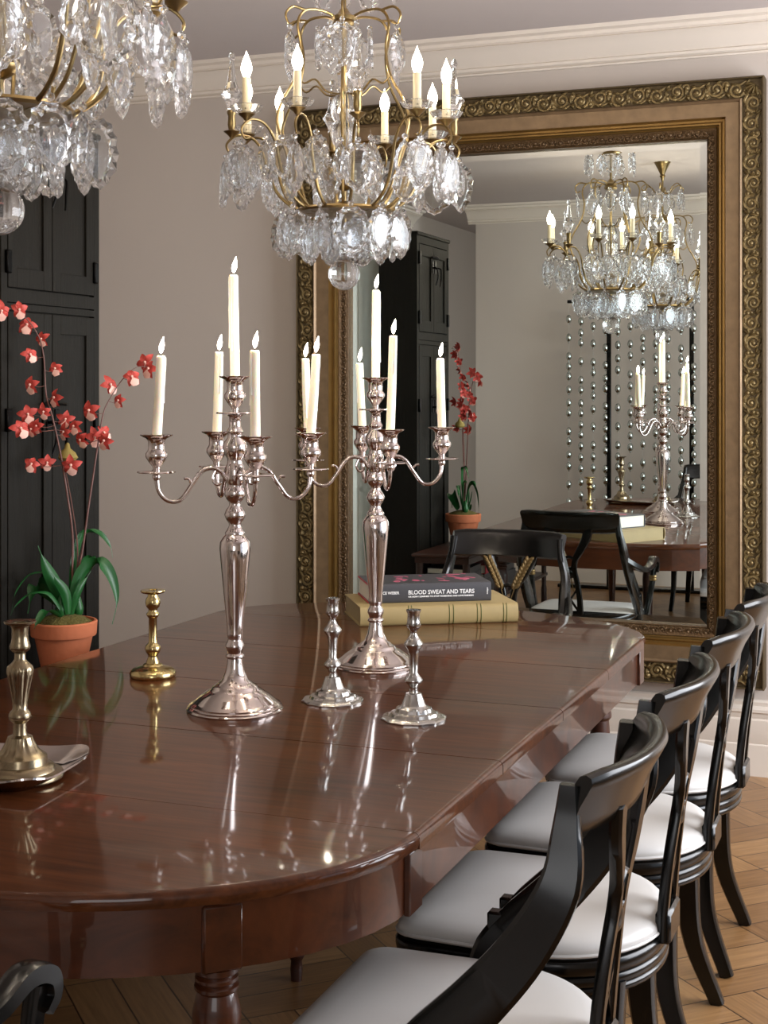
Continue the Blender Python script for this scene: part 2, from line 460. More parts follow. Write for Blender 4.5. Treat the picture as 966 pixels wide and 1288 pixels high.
# carving
def spiral(r0, turns, rt, hand=1, seg=6, n=20):
    P = []
    for i in range(n):
        t = i/(n-1)
        a = turns*2*PI*t
        r = r0*(1-t*.82)
        P.append((r*math.cos(a), hand*r*math.sin(a), 0))
    return tube(P, [rt*1.15, rt, rt*.8, rt*1.2], seg, smooth=False)
def leafm(l, wd, h):
    v = [(0,0,0),(l*.3,wd,h*.1),(l*.7,wd*.8,h*.2),(l,0,0),(l*.7,-wd*.8,h*.2),(l*.3,-wd,h*.1),(l*.3,0,h),(l*.7,0,h)]
    return v, [(0,1,6),(1,2,7,6),(2,3,7),(3,4,7),(4,5,6,7),(5,0,6)]
def carving(name, band_c, band_w, prot, pitch, mat, rt):
    rnd = random.Random(hash(name) % 97 if False else len(name))
    mb = MB()
    def piece(vf, u, wv, rot, side, jz=0):
        # band-local frame -> wall plane
        A = T(u, wv, jz, rz=rot)
        v = [A @ Vector(p) for p in vf[0]]
        out = []
        for p in v:
            a, b, h = p
            if side == 0: q = (a, YW-prot-h, mz0+band_c+b)
            elif side == 1: q = (a, YW-prot-h, mz1-band_c-b)
            elif side == 2: q = (mx0+band_c+b, YW-prot-h, a)
            else: q = (mx1-band_c-b, YW-prot-h, a)
            out.append(P_loc(*q))
        mb.add((out, vf[1]))
    for side in range(4):
        a0, a1 = (mx0, mx1) if side < 2 else (mz0, mz1)
        a0 += band_c+band_w*.3; a1 -= band_c+band_w*.3
        n = max(4, round((a1-a0)/pitch))
        for i in range(n):
            u = a0+(i+.5)*(a1-a0)/n
            h = 1 if i % 2 else -1
            s = band_w*.5
            piece(spiral(s*.92, 1.5, rt, h), u, h*s*.12, rnd.uniform(-.5, .5)+(PI if h < 0 else 0), side)
            piece(ball(rt*1.35, 8, 5, .7), u, h*s*.12, 0, side, rt*.5)
            piece(spiral(s*.42, 1.1, rt*.75, -h, n=12), u+pitch*.5, h*s*.5, rnd.uniform(0, 6), side)
            piece(ball(rt*1.3, 7, 4, .7), u+pitch*.5, h*s*.5, 0, side, rt*.4)
            for k in range(3):
                piece(leafm(s*.8, s*.2, rt*2), u+pitch*.45, -h*s*.35, -h*(.3+k*.65)+(PI if k == 2 else 0), side)
            piece(leafm(s*.7, s*.2, rt*1.8), u-pitch*.3, -h*s*.6, rnd.uniform(-.6, .6), side)
            piece(leafm(s*.75, s*.18, rt*2), u-pitch*.05, h*s*.72, h*rnd.uniform(.1, .5), side)
            piece(tube([(-s*.6, 0, 0), (-s*.1, s*.22, rt*.5), (s*.35, 0, rt*.5), (s*.7, -s*.25, 0)], [rt*.4, rt*.8, rt*.8, rt*.3], 6, n=4), u+pitch*.2, -h*s*.62, 0, side)
            piece(ball(rt*1.0, 7, 4, .7), u-pitch*.42, h*s*.6, 0, side, rt*.4)
            piece(ball(rt*.9, 7, 4, .7), u-pitch*.48, -h*s*.1, 0, side, rt*.4)
    for cx, sx in ((mx0, 1), (mx1, -1)):
        for cz, sz in ((mz0, 1), (mz1, -1)):
            for k in range(5):
                an = math.atan2(sz, sx)+(k-2)*.45
                A = Matrix(((1,0,0,0),(0,0,-1,0),(0,1,0,0),(0,0,0,1)))
                o = P_loc(cx+sx*band_c*.7, YW-prot, cz+sz*band_c*.7)
                vv, ff = leafm(band_w*.75, band_w*.13, rt*2.2)
                vv = [Matrix.Rotation(an, 3, 'Z') @ Vector(p) for p in vv]
                mb.add(([(o[0]+p.x, o[1]-p.z, o[2]+p.y) for p in vv], ff))
    return mb.build(name, mat, mr, angle=50)
carving('carved_scrollwork', .044, .070, .076, .076, M['gild_a'], .0068)
carving('carved_inner_scrollwork', .200, .032, .040, .034, M['gild_in'], .0032)
# glass with a bevelled margin
gx0, gx1, gz0, gz1 = mx0+.222, mx1-.222, mz0+.222, mz1-.222
bv = .03
def rect(d, y): return [P_loc(gx0+d, y, gz0+d), P_loc(gx1-d, y, gz0+d), P_loc(gx1-d, y, gz1-d), P_loc(gx0+d, y, gz1-d)]
gv = rect(0, YW-.004) + rect(0, YW-.0085) + rect(bv, YW-.010)
gf = [(8,9,10,11)]+[(4+i, 4+(i+1) % 4, 8+(i+1) % 4, 8+i) for i in range(4)]+[(i, (i+1) % 4, 4+(i+1) % 4, 4+i) for i in range(4)]+[(0,1,2,3)]
MB().add((gv, gf)).build('mirror_glass', M['mirror'], mr, flat=True)

# ------------------------------------------------------------------ dining table
TX, TY0, TY1, HW = -1.51, 2.24, 4.20, .71
NB, FB = .52, .42
ZT = .76
tb = empty('dining_table', (TX, 3.2, 0), label='long polished mahogany extension dining table with rounded ends', cat='table')
def tpt(x, y): return (x, y-3.2)
def end_arc(y, b, s, n=26, inset=0):
    # from +HW to -HW going around the end (s=+1 far)
    out = []
    for i in range(n+1):
        a = PI*i/n
        out.append(tpt((HW-inset)*math.cos(a), y+s*(b-inset)*math.sin(a)))
    return out
edge = [(.012, ZT-.028), (.003, ZT-.026), (0, ZT-.018), (.0, ZT-.010), (.003, ZT-.004), (.008, ZT-.0008), (.012, ZT)]
def slab(name, pl):
    v, f = loft(pl, edge)
    n = len(pl); cut = pl[0][1]; sg = 1 if pl[n//2][1] > cut else -1
    for k in range(len(edge)):
        for i in (0, n-1):
            x, y, z = v[k*n+i]
            v[k*n+i] = (math.copysign(HW-edge[k][0], x), cut+sg*.0012, z)
    return MB().add((v, f)).build(name, M['mahog'], tb, angle=50)
slab('table_top_end', end_arc(TY1, FB, 1))
slab('table_top_end', [(p[0], p[1]) for p in end_arc(TY0, NB, -1)][::-1])
gp = .0016
edge_leaf = [(0, ZT-.028), (0, ZT-.0015), (.0015, ZT)]
for k in range(4):
    y0 = TY0+k*.49; y1 = y0+.49
    v = []; f = []
    prof = [(0, ZT-.028), (0, ZT-.010), (.003, ZT-.004), (.008, ZT-.0008), (.012, ZT)]
    for y, dz in ((y0+(gp if k else 0), 0), (y1-(gp if k < 3 else gp), 0)):
        for d, z in prof: v.append((-HW+d, y-3.2, z))
        for d, z in reversed(prof): v.append((HW-d, y-3.2, z))
    n = 10
    for i in range(n):
        j = (i+1) % n
        f.append((i, j, n+j, n+i))
    f.append(tuple(range(n))); f.append(tuple(range(2*n-1, n-1, -1)))
    MB().add((v, f)).build('table_leaf', M['mahog'], tb, angle=50)
# apron follows the outline a little inside
ins = .014
outer = end_arc(TY1, FB, 1, inset=ins) + [(p[0], p[1]) for p in end_arc(TY0, NB, -1, inset=ins)][::-1]
inner = end_arc(TY1, FB, 1, inset=ins+.025) + [(p[0], p[1]) for p in end_arc(TY0, NB, -1, inset=ins+.025)][::-1]
za, zb = .632, ZT-.028
v = []; n = len(outer)
for pl, z in ((outer, za), (outer, zb), (inner, zb), (inner, za)): v += [(x, y, z) for x, y in pl]
f = []
for k in range(4):
    for i in range(n):
        j = (i+1) % n; k2 = (k+1) % 4
        f.append((k*n+i, k*n+j, k2*n+j, k2*n+i))
MB().add((v, f)).build('apron', M['mahog_v'], tb, angle=30)
for lx, ly, ang in ((.497, 1.925, -.78), (-.497, 1.925, .78), (.53, 4.42, .5), (-.53, 4.42, -.5), (.0, 3.3, 0)):
    lg = MB()
    lg.add(box(-.034, .034, -.032, .032, .628, ZT-.03, .004), T(rz=ang))
    prof = [(.014,0),(.016,.03),(.014,.05),(.02,.06),(.022,.07),(.019,.08),(.02,.1),(.026,.25),(.031,.42),(.028,.46),(.036,.47),(.036,.48),(.032,.50),(.037,.53),(.037,.56),(.031,.585),(.029,.59),(.034,.595),(.034,.600),(.029,.604),(.033,.608),(.033,.613),(.029,.617),(.034,.621),(.034,.629)]
    lg.add(lathe(prof, 24))
    o = lg.build('leg', M['mahog_v'] if ly < 3 else M['darkmahog'], tb); o.location = (lx, ly-3.2, 0)
for sx in (1, -1):
    for y in (TY0, TY1):
        b = MB().add(box(-.006, .006, -.03, .03, za-.004, zb, .002)).build('corner_block', M['mahog_v'], tb)
        b.location = (sx*(HW-ins+.002), y-3.2, 0)

# ------------------------------------------------------------------ chairs
def seat_outline(dx=0, n=28):
    pts = []
    # CCW starting at front right corner (x forward)
    r = .045
    fx, hw = .235, .245
    for cx, cy, a0 in ((fx-r, hw*.96-r, 90), ):
        pass
    for i in range(6): # front left->  corner at (+x,-y)
        a = R(-90+i*18); pts.append((fx-r+r*math.cos(a), -(hw*.97-r)+r*math.sin(a)))
    for i in range(6):
        a = R(0+i*18); pts.append((fx-r+r*math.cos(a), (hw*.97-r)+r*math.sin(a)))
    for i in range(n+1):
        a = R(90)+PI*i/n
        c, s = math.cos(a), math.sin(a)
        pts.append((-.02+.225*(-(abs(c)**.92)), hw*math.copysign(abs(s)**.92, s)))
    return pts
CH = {}
def chair_meshes():
    so = seat_outline()
    C = {}
    C['rail'] = MB().add(loft(so, [(.02,.392),(.004,.392),(0,.396),(0,.404),(.005,.407),(0,.410),(0,.424),(.005,.427),(0,.430),(-.002,.44),(-.002,.452),(.004,.458),(.02,.46)]))
    lay = [(.95,.455),(.975,.462),(.996,.470),(.985,.480),(.95,.489),(.87,.4965),(.74,.5015),(.55,.5045),(.3,.506),(.1,.5065)]
    v = [(.01+(x-.01)*q, y*q, z) for q, z in lay for x, y in so]; n = len(so); f = []
    for k in range(len(lay)-1):
        for i in range(n):
            j = (i+1) % n
            f.append((k*n+i, k*n+j, (k+1)*n+j, (k+1)*n+i))
    f.append(tuple(range(n-1, -1, -1))); f.append(tuple((len(lay)-1)*n+i for i in range(n)))
    C['cushion'] = MB().add((v, f))
    C['piping'] = MB().add(tube([(x, y, .4665) for x, y in offset(so, .001)], .0035, 6, smooth=False, closed=True))
    # crest rail: curved band, slightly raked
    cb = MB()
    v, f = [], []
    ny = 22
    sec = [(.012,.868),(.002,.861),(-.010,.866),(-.0135,.885),(-.014,.91),(-.019,.935),(-.021,.948),(-.015,.957),(-.004,.960),(.006,.956),(.010,.945),(.010,.92),(.013,.89)]
    for i in range(ny+1):
        t = -1+2*i/ny
        y = .212*t; x = -.292+.055*abs(t)**2.2
        nx = Vector((-1, 2*.055*abs(t)*(1 if t > 0 else -1)/.212*1.1, 0)).normalized()  # outward (rear)
        e = 1-.10*max(0, abs(t)-.85)/.15
        for d, z in sec:
            zz = .908+(z-.908)*e
            v.append((x-nx.x*d*0 + (-nx.x)*d + (-.03*(zz-.87)/.08 if zz > .87 else 0), y-nx.y*d, zz))
    k = len(sec)
    for i in range(ny):
        for q in range(k):
            j = (q+1) % k
            f.append((i*k+q, i*k+j, (i+1)*k+j, (i+1)*k+q))
    f.append(tuple(range(k-1, -1, -1))); f.append(tuple(ny*k+q for q in range(k)))
    C['crest'] = cb.add((v, f))
    for s in (1, -1):
        m = MB()
        m.add(bar([(-.246,s*.205,.938),(-.244,s*.210,.88),(-.238,s*.228,.80),(-.19,s*.238,.71),(-.125,s*.246,.63),(-.055,s*.251,.56),(0,s*.252,.50),(.03,s*.25,.43)],
                  (0, 1, 0), [.013,.020,.030,.036,.040,.042,.038,.028], [.011,.013,.014,.014], n=5))
        m.add(box(-.035, .012, s*.252-.0135, s*.252+.0135, .50, .572, .004))
        C['stile%d' % s] = m
        C['rear%d' % s] = MB().add(bar([(-.165,s*.15,.41),(-.165,s*.158,.30),(-.18,s*.172,.15),(-.235,s*.19,.0)], (0, 1, 0), [.034,.030,.023,.017], [.024,.021,.017,.014], n=5))
        C['front%d' % s] = MB().add(bar([(.19,s*.205,.41),(.185,s*.21,.28),(.19,s*.215,.14),(.235,s*.225,.0)], (0, 1, 0), [.028,.024,.019,.015], [.020,.018,.015,.013], n=5))
    # central splat: two crossing curved strips, ring, lattice
    sp = MB()
    def bx(z): # depth (x) of the back plane at height z
        return interp_x(z)
    for s in (1, -1):
        P = [(bx(z), s*y, z) for y, z in ((.088,.885),(.078,.84),(.052,.79),(.027,.745),(.020,.70),(.030,.65),(.040,.58),(.044,.50),(.045,.45))]
        sp.add(bar(P, (1, 0, 0), [.022,.020,.017,.013,.012,.011,.012,.013,.013], [.010,.010,.010], n=4))
        P = [(bx(z), s*y, z) for y, z in ((.036,.62),(.0,.565),(-.038,.51))]
        sp.add(bar(P, (1, 0, 0), .0045, .006, n=3))
    ring = []
    for i in range(20):
        a = 2*PI*i/20; z = .728+.028*math.sin(a)
        ring.append((bx(z)-.004, .028*math.cos(a), z))
    sp.add(tube(ring, .007, 6, smooth=False, closed=True))
    sp.add(ball(.027, 14, 8), T(bx(.685), 0, .685, s=(.5, 1, 1)))
    sp.add(box(bx(.5)-.016, bx(.5)+.014, -.056, .056, .445, .505, .006))
    sp.add(box(bx(.5)-.012, bx(.5)+.020, -.03, .03, .395, .56, .006), T(x=-.006)) if False else None
    C['splat'] = sp
    return C
def interp_x(z):
    pts = [(.40,-.243),(.50,-.247),(.60,-.256),(.70,-.270),(.80,-.284),(.90,-.294)]
    for (a, xa), (b, xb) in zip(pts, pts[1:]):
        if z <= b: return xa+(xb-xa)*(z-a)/(b-a)
    return pts[-1][1]
CM = chair_meshes()
def make_chair(arm, **kw):
    c = empty('dining_armchair' if arm else 'dining_chair', (0, 0, 0), **kw)
    CM['rail'].build('seat_rail', M['black'], c, angle=60)
    cu = CM['cushion'].build('seat_cushion', M['seat'], c, angle=80)
    cu['label'] = 'pale grey-white padded seat'
    CM['piping'].build('piping', M['seat'], cu)
    CM['crest'].build('crest_rail', M['black'], c, angle=50)
    for s in (1, -1):
        CM['stile%d' % s].build('back_stile', M['black'], c)
        CM['rear%d' % s].build('leg', M['black'], c)
        CM['front%d' % s].build('leg', M['black'], c)
    sp = CM['splat'].build('back_splat', M['black'], c)
    if arm:
        for s in (1, -1):
            a = MB()
            a.add(bar([(-.215,s*.235,.745),(-.15,s*.262,.715),(-.05,s*.285,.685),(.06,s*.292,.69),(.13,s*.292,.712),(.175,s*.292,.700),(.183,s*.292,.672),(.165,s*.292,.655)],
                      (0, 1, 0), [.012,.012,.012,.013,.015,.015,.012,.009], [.012,.013,.015,.019,.021,.021], n=5))
            ar = a.build('arm', M['black'], c)
            p = MB().add(bar([(.165,s*.290,.69),(.15,s*.285,.60),(.13,s*.272,.52),(.12,s*.255,.43)], (0, 1, 0), [.014,.012,.013,.018], [.013,.011,.012,.013], n=5))
            p.build('arm_support', M['black'], c)
            g = MB().add(lathe([(.001,-.012),(.017,-.012),(.019,-.006),(.016,0),(.019,.006),(.017,.012),(.001,.012)], 12), T(.153, s*.287, .625))
            g.build('gilded_band', M['gold_worn'], ar)
            # gilded wheat ear on the splat
            wh = MB()
            for k in range(9):
                z = .755+k*.0125; y = s*(.030+.050*(k/8)**1.1)
                x = interp_x(z)+.014
                for q in (-1, 1):
                    wh.add(ball(.0082, 6, 4, 1.8), T(x, y+q*.0075, z, rx=-s*.45-q*.4))
            wh.add(tube([(interp_x(.55)+.008, s*.012, .60), (interp_x(.68)+.01, s*.004, .67), (interp_x(.75)+.008, s*.028, .75)], .0028, 6))
            wh.build('gilded_wheat_ear', M['gold_worn'], sp)
    return c
ch0 = make_chair(False, label='', cat='chair')
G = 'black dining chairs in a row along the right side of the table'
labs = ['black dining chair nearest the camera, its pale seat cut by the photo edge',
        'second black dining chair from the front, right side of the table',
        'third black dining chair from the front, right side of the table',
        'farthest black dining chair on the right side of the table, next to the mirror frame']
for i, y in enumerate((2.19, 2.77, 3.35, 3.90)):
    c = ch0 if i == 0 else copy_tree(ch0)
    c.location = (-.73, y, 0); c.rotation_euler = (0, 0, PI)
    c['label'] = labs[i]; c['group'] = G
a1 = make_chair(True, label='black armchair with gilded wheat-ear back at the far table end before the mirror', cat='chair', group='black armchairs at the table ends')
a1.location = (-1.50, 4.915, 0); a1.rotation_euler = (0, 0, -PI/2)
a2 = copy_tree(a1)
a2['label'] = 'black armchair at the near table end, only its arm showing at bottom left'
a2.location = (-1.43, 1.48, 0); a2.rotation_euler = (0, 0, PI/2)

# ------------------------------------------------------------------ tall dark cupboard
CX, CY0, CY1, CZ = -2.60, 3.57, 4.105, 2.32
cb = empty('tall_cupboard', ((CX-.13), (CY0+CY1)/2, 0), label='tall black-stained wooden cupboard with iron hinges behind the orchid', cat='cabinet')
def cl(x, y, z): return (x-(CX-.13), y-(CY0+CY1)/2, z)
def cbx(x0, x1, y0, y1, z0, z1, b=0): return box(x0-(CX-.13), x1-(CX-.13), y0-(CY0+CY1)/2, y1-(CY0+CY1)/2, z0, z1, b)
body = MB().add(cbx(CX-.22, CX-.018, CY0, CY1, 0, CZ))
for y0, y1 in ((CY0, CY0+.03), (CY1-.03, CY1)): body.add(cbx(CX-.018, CX, y0, y1, 0, CZ))
for z0, z1 in ((0, .09), (1.733, 1.753), (1.757, 1.797), (CZ-.04, CZ)): body.add(cbx(CX-.018, CX, CY0+.03, CY1-.03, z0, z1))
body.add(cbx(CX-.23, CX+.008, CY0-.008, CY1+.008, CZ, CZ+.02, .004))
body.build('cabinet_body', M['cabinet'], cb)
ym = 3.833
for z0, z1 in ((.095, 1.728), (1.802, CZ-.045)):
    for y0, y1, hs in ((CY0+.033, ym-.002, 0), (ym+.002, CY1-.033, 1)):
        d = MB().add(cbx(CX-.016, CX-.006, y0, y1, z0, z1))
        fwd = .045
        for q in (cbx(CX-.006, CX+.002, y0, y0+fwd, z0, z1, .001), cbx(CX-.006, CX+.002, y1-fwd, y1, z0, z1, .001),
                  cbx(CX-.006, CX+.002, y0+fwd, y1-fwd, z0, z0+.06, .001), cbx(CX-.006, CX+.002, y0+fwd, y1-fwd, z1-.06, z1, .001)): d.add(q)
        dr = d.build('door', M['cabinet'], cb)
        hy = y1+.004 if hs else y0-.004
        for hz in (z0+(z1-z0)*.16, z0+(z1-z0)*.84 if z0 > 1 else z0+(z1-z0)*.80):
            MB().add(cbx(CX-.002, CX+.012, hy-.012, hy+.012, hz-.035, hz+.035, .003)).build('hinge', M['iron'], dr)
        py = y0+.02 if hs else y1-.02
        pz = 2.11 if z0 > 1 else 1.34
        sgn = 1 if hs else -1
        mb = MB().add(tube([cl(CX+.004, py, pz+.05), cl(CX+.03, py+sgn*.012, pz+.045), cl(CX+.036, py+sgn*.004, pz), cl(CX+.026, py+sgn*.014, pz-.05)], [.006, .004, .005, .003], 8))
        mb.add(cbx(CX+.002, CX+.006, py-.012, py+.012, pz+.02, pz+.09, .001))
        mb.build('pull', M['iron'], dr)
    MB().add(tube([cl(CX+.012, ym-.06, pz+.105), cl(CX+.016, ym, pz+.11), cl(CX+.012, ym+.06, pz+.105)], [.005, .009, .005], 8)).build('latch', M['iron'], cb)

# ------------------------------------------------------------------ low console with the orchid and books
cs = empty('console_table', (-2.425, 3.40, 0), label='low dark reddish wood console table under the potted orchid', cat='table')
def kb(x0, x1, y0, y1, z0, z1, b=0): return box(x0+2.46, x1+2.46, y0-3.45, y1-3.45, z0, z1, b)
MB().add(kb(-2.62, -2.30, 2.6, 4.29, .604, .622, .005)).build('console_top', M['darkmahog'], cs)
MB().add(kb(-2.61, -2.31, 2.63, 4.26, .570, .604, .002)).build('console_apron', M['darkmahog'], cs)
MB().add(kb(-2.61, -2.31, 2.63, 4.26, .318, .338, .003)).build('shelf', M['darkmahog'], cs)
for x in (-2.59, -2.33):
    for y in (2.65, 4.24):
        o = MB().add(lathe([(.013,0),(.017,.05),(.014,.1),(.018,.14),(.018,.24),(.014,.26),(.017,.42),(.02,.52),(.02,.57)], 14)).build('leg', M['darkmahog'], cs)
        o.location = (x+2.46, y-3.45, 0)
for n_, (yy, hs) in enumerate(((4.05, [.035,.03,.04,.03,.035,.03]), (3.72, [.03,.035,.04,.03,.05]), (3.38, [.04,.03,.03,.035]))):
    z = .338
    for i, h in enumerate(hs):
        bk = MB(); a = random.uniform(-.06, .06)
        bk.add(box(-.11, .11, -.14, .14, 0, .003), None, 0).add(box(-.11, .11, -.14, .14, h-.003, h-.0004), None, 0)
        bk.add(box(.107, .11, -.14, .14, .003, h-.003), None, 0).add(box(-.105, .107, -.136, .136, .003, h-.003), None, 1)
        top = (i == len(hs)-1)
        o = bk.build('book', [M['book_red'] if (top and n_ == 1) else M['book_grey'], M['pages']])
        o.location = (-2.425, yy-.05, z); o.rotation_euler = (0, 0, a)
        order = ['bottom', 'second from the bottom', 'third from the bottom', 'fourth from the bottom', 'fifth from the bottom', 'sixth from the bottom'][i] if not top else 'topmost'
        tag(o, '%s book, %s of the %s stack on the console shelf' % ('red' if (top and n_ == 1) else 'grey', order, ['far', 'middle', 'near'][n_]), 'book', 'books on the console shelf')
        z += h

# orchid
PX, PY, PZ = -2.470, 3.703, .6225
RV, FV = Vector((CT, ST, 0)), Vector((-ST, CT, 0))
MPP = 4.34/1800
pl0 = empty('potted_orchid', (PX, PY, PZ), label='red orchid with arching green leaves in a terracotta pot', cat='plant')
def op(px, py, dd=0): # offset from the pot axis, in metres, from its place beside the pot
    ray = FV+RV*((px-483)/1800)          # the plant spreads in a vertical plane roughly parallel to the cupboard
    nrm = Vector((.835, -.55, 0))
    t = nrm.dot(Vector((PX, PY, 0)))/nrm.dot(ray)
    p = ray*t+FV*dd*.8-Vector((PX, PY, 0))
    return Vector((p.x, p.y, 1.5-(py-487)*t/1800-PZ))
pp = lathe([(.058,0),(.062,.004),(.086,.118),(.087,.124),(.097,.126),(.0985,.130),(.101,.166),(.0985,.170),(.092,.170),(.090,.160),(.088,.155)], 40)
MB().add(pp).build('pot', M['terracotta'], pl0, angle=30)
def bumpy(k, a, r, z): return r*(1+.05*math.sin(a*7+k*2)+.04*math.sin(a*13+k))
MB().add(lathe([(.0895,.150),(.088,.160),(.080,.168),(.066,.176),(.05,.183),(.03,.188),(.01,.190)], 40, bumpy)).build('moss', M['moss'], pl0)
def leaf(P, wid, lat, name='leaf', n=7):
    C = cr(P, n); m = len(C)
    v, f = [], []
    for i, p in enumerate(C):
        t = i/(m-1)
        wv = wid*max(.06, (math.sin(PI*min(1, t*1.05+.12))**.7 if t*1.05+.12 < 1 else .06))
        tg = (C[min(i+1, m-1)]-C[max(i-1, 0)]).normalized()
        L = Vector(lat); L = (L-tg*L.dot(tg)).normalized(); U = tg.cross(L)
        for k, (a, b) in enumerate(((-1, .28), (-.5, .08), (0, -.06), (.5, .08), (1, .28), (.5, .02), (0, -.12), (-.5, .02))):
            v.append(tuple(p+L*a*wv+U*b*wv))
    for i in range(m-1):
        for k in range(8):
            j = (k+1) % 8
            f.append((i*8+k, i*8+j, (i+1)*8+j, (i+1)*8+k))
    f.append(tuple(range(7, -1, -1))); f.append(tuple((m-1)*8+k for k in range(8)))
    return MB().add((v, f)).build(name, M['leaf'], pl0, angle=60)
LV = RV*.75+FV*.66
leaf([op(86,768), op(72,735,-.02), op(60,710,-.03), op(51,685,-.04)], .022, LV)
leaf([op(84,770), op(62,725,.02), op(38,722,.0), op(22,742,-.02), op(17,768,-.03)], .013, FV)
leaf([op(84,772,-.03), op(66,744,-.05), op(42,744,-.06), op(27,756,-.07), op(20,770,-.08)], .012, FV*.9+RV*.2)
leaf([op(90,765), op(92,715,.02), op(102,675,.03), op(122,672,.03), op(137,688,.02), op(141,702,.01)], .018, FV*.8+RV*.4)
leaf([op(90,768,-.02), op(104,722,-.03), op(126,706,-.04), op(143,722,-.06), op(151,752,-.07), op(146,781,-.08)], .023, FV*.55+RV*.62)
leaf([op(80,775,-.04), op(66,764,-.085), op(56,776,-.105), op(52,785,-.11)], .014, RV)
leaf([op(82,768,.05), op(48,742,.07), op(36,745,.07), op(30,775,.06)], .030, RV*.8+Vector((0,0,.4)))
leaf([op(94,760,.02), op(104,712,.03), op(116,702,.02), op(119,712,.0)], .014, LV)
leaf([op(90,770,-.05), op(88,745,-.06), op(78,728,-.07), op(70,718,-.07)], .016, LV)
leaf([op(94,768,-.04), op(104,740,-.06), op(118,716,-.05)], .012, LV)
for px, dd in ((78, -.02), (88, -.01), (98, 0)):
    MB().add(lathe([(.006,0),(.015,.012),(.017,.03),(.009,.06),(.004,.07)], 12), T(*(op(px, 775, dd)+Vector((0,0,-.004))))).build('pseudobulb', M['leaf'], pl0)
S1 = [op(92,772), op(91,720), op(91,670), op(83,612), op(76,570), op(66,525), op(58,496), op(55,449), op(47,420), op(27,395), op(4,387), op(-20,392)]
S2 = [op(94,772), op(97,725), op(104,690), op(111,640), op(117,600), op(124,554), op(130,520), op(138,502), op(155,476), op(172,462), op(190,462)]
for S in (S1, S2): MB().add(tube(S, [.0036,.0034,.003,.0026,.002,.0014,.001], 7)).build('stem', M['stem'], pl0)
MB().add(tube([op(90,774,.01), op(97,700,.01), op(90,640,.015), op(80,585,.01)], [.0025,.0018], 6)).build('support_stake', M['stem'], pl0)
FL = [(10,80),(65,75),(80,125),(135,170),(97,222),(182,268),(108,318),(185,360),(80,415),(75,460),(145,405),(130,450),(115,460),(205,430),(245,455),(210,470),(257,497),(237,575),(145,572),(97,578),(350,320),(382,370),(300,400),(335,475),(345,498),(298,490),(433,295),(485,268),(465,245)]
def flower():
    mb = MB()
    for k in range(5):
        a = R(90+72*k)+random.uniform(-.2, .2)
        L_ = .020*random.uniform(.85, 1.15); wd = .0075
        v, f = [], []
        for i in range(5):
            t = i/4; wv = wd*math.sin(PI*(.1+.85*t)); zz = .004*math.sin(PI*t)-.006*t*t
            for q in (-1, 0, 1): v.append((L_*t, q*wv, zz+(.002 if q else 0)))
        for i in range(4):
            for q in range(2): f.append((i*3+q, i*3+q+1, i*3+4+q, i*3+3+q))
        mb.add((v, f), T(rz=a))
    v = [(0,0,.002),(.006,-.003,.006),(.012,-.010,.004),(.020,-.007,0),(.022,0,.003),(.020,.007,0),(.012,.010,.004),(.006,.003,.006)]
    mb.add((v, [(0,1,7),(1,2,6,7),(2,3,4),(2,4,6),(4,5,6)]), T(rz=R(-90)+random.uniform(-.2, .2), z=.003), 1)
    mb.add(ball(.003, 8, 5), T(z=.005), 1)
    return mb
stempts = [Vector(p) for p in cr(S1, 8)+cr(S2, 8)]
proto_fl = []
for i, (a, b) in enumerate(FL):
    px, py = a/2.576, 360+b/2.576
    dd = random.uniform(-.05, .05)
    p = op(px, py, dd)
    if i < 5:
        o = flower().build('orchid_flower', [M['petal'], M['lip']], pl0, angle=60, recalc=False); proto_fl.append(o)
    else:
        o = proto_fl[i % 5].copy(); col.objects.link(o)
    o.location = p
    q = (-FV*1.0+RV*random.uniform(-.8, .8)+Vector((0, 0, random.uniform(-.3, .4)))).to_track_quat('Z', 'Y')
    o.rotation_euler = (q.to_matrix() @ Matrix.Rotation(random.uniform(-.5, .5), 3, 'Z')).to_euler()
    o.scale = [random.uniform(1.15, 1.6)]*3
    n_ = min(stempts, key=lambda s: (s-p).length+(.03 if s.z > p.z else 0))
    MB().add(tube([n_, (n_+p)/2+Vector((0, 0, -.006)), p], .0009, 5, n=4)).build('flower_stalk', M['stem'], pl0)
o = MB().add(lathe([(.002,-.03),(.024,-.028),(.030,-.02),(.024,-.004),(.010,.008),(.006,.022),(.002,.026)], 12, bumpy), T(*op(82, 568, .04))).build('seed_pod', M['pod'], pl0)
o['label'] = 'dull yellow pod hanging among the flowers'

# ------------------------------------------------------------------ candelabra
STEM = [(.110,0),(.111,.004),(.107,.007),(.108,.010),(.103,.013),(.104,.016),(.097,.020),(.094,.022),(.080,.034),(.062,.046),(.053,.051),(.052,.055),(.046,.058),(.030,.070),(.022,.088),(.018,.108),(.017,.118),(.021,.121),(.021,.126),(.0165,.130),(.018,.136),(.0215,.144),(.0215,.150),(.017,.158),(.0155,.163),(.018,.168),(.0175,.176),(.019,.20),(.0235,.240),(.0285,.290),(.0335,.345),(.0355,.368),(.0345,.385),(.027,.397),(.022,.402),(.023,.407),(.019,.412),(.014,.422),(.014,.428),(.021,.438),(.0245,.448),(.021,.458),(.0135,.468),(.013,.476),(.020,.484),(.0245,.494),(.0235,.505),(.0165,.512),(.0175,.518),(.0215,.524),(.0215,.558),(.018,.564),(.017,.575),(.0235,.585),(.0285,.600),(.027,.612),(.017,.624),(.0165,.632),(.020,.638),(.0165,.644),(.0135,.650),(.0135,.672),(.020,.677)]
CUP = [(.004,0),(.042,.002),(.044,.0035),(.042,.006),(.018,.006),(.008,.010),(.009,.016),(.017,.026),(.0245,.038),(.0245,.046),(.0195,.053),(.0185,.058),(.0185,.074),(.024,.080),(.036,.086),(.037,.0885),(.035,.0885),(.022,.082),(.0125,.080)]
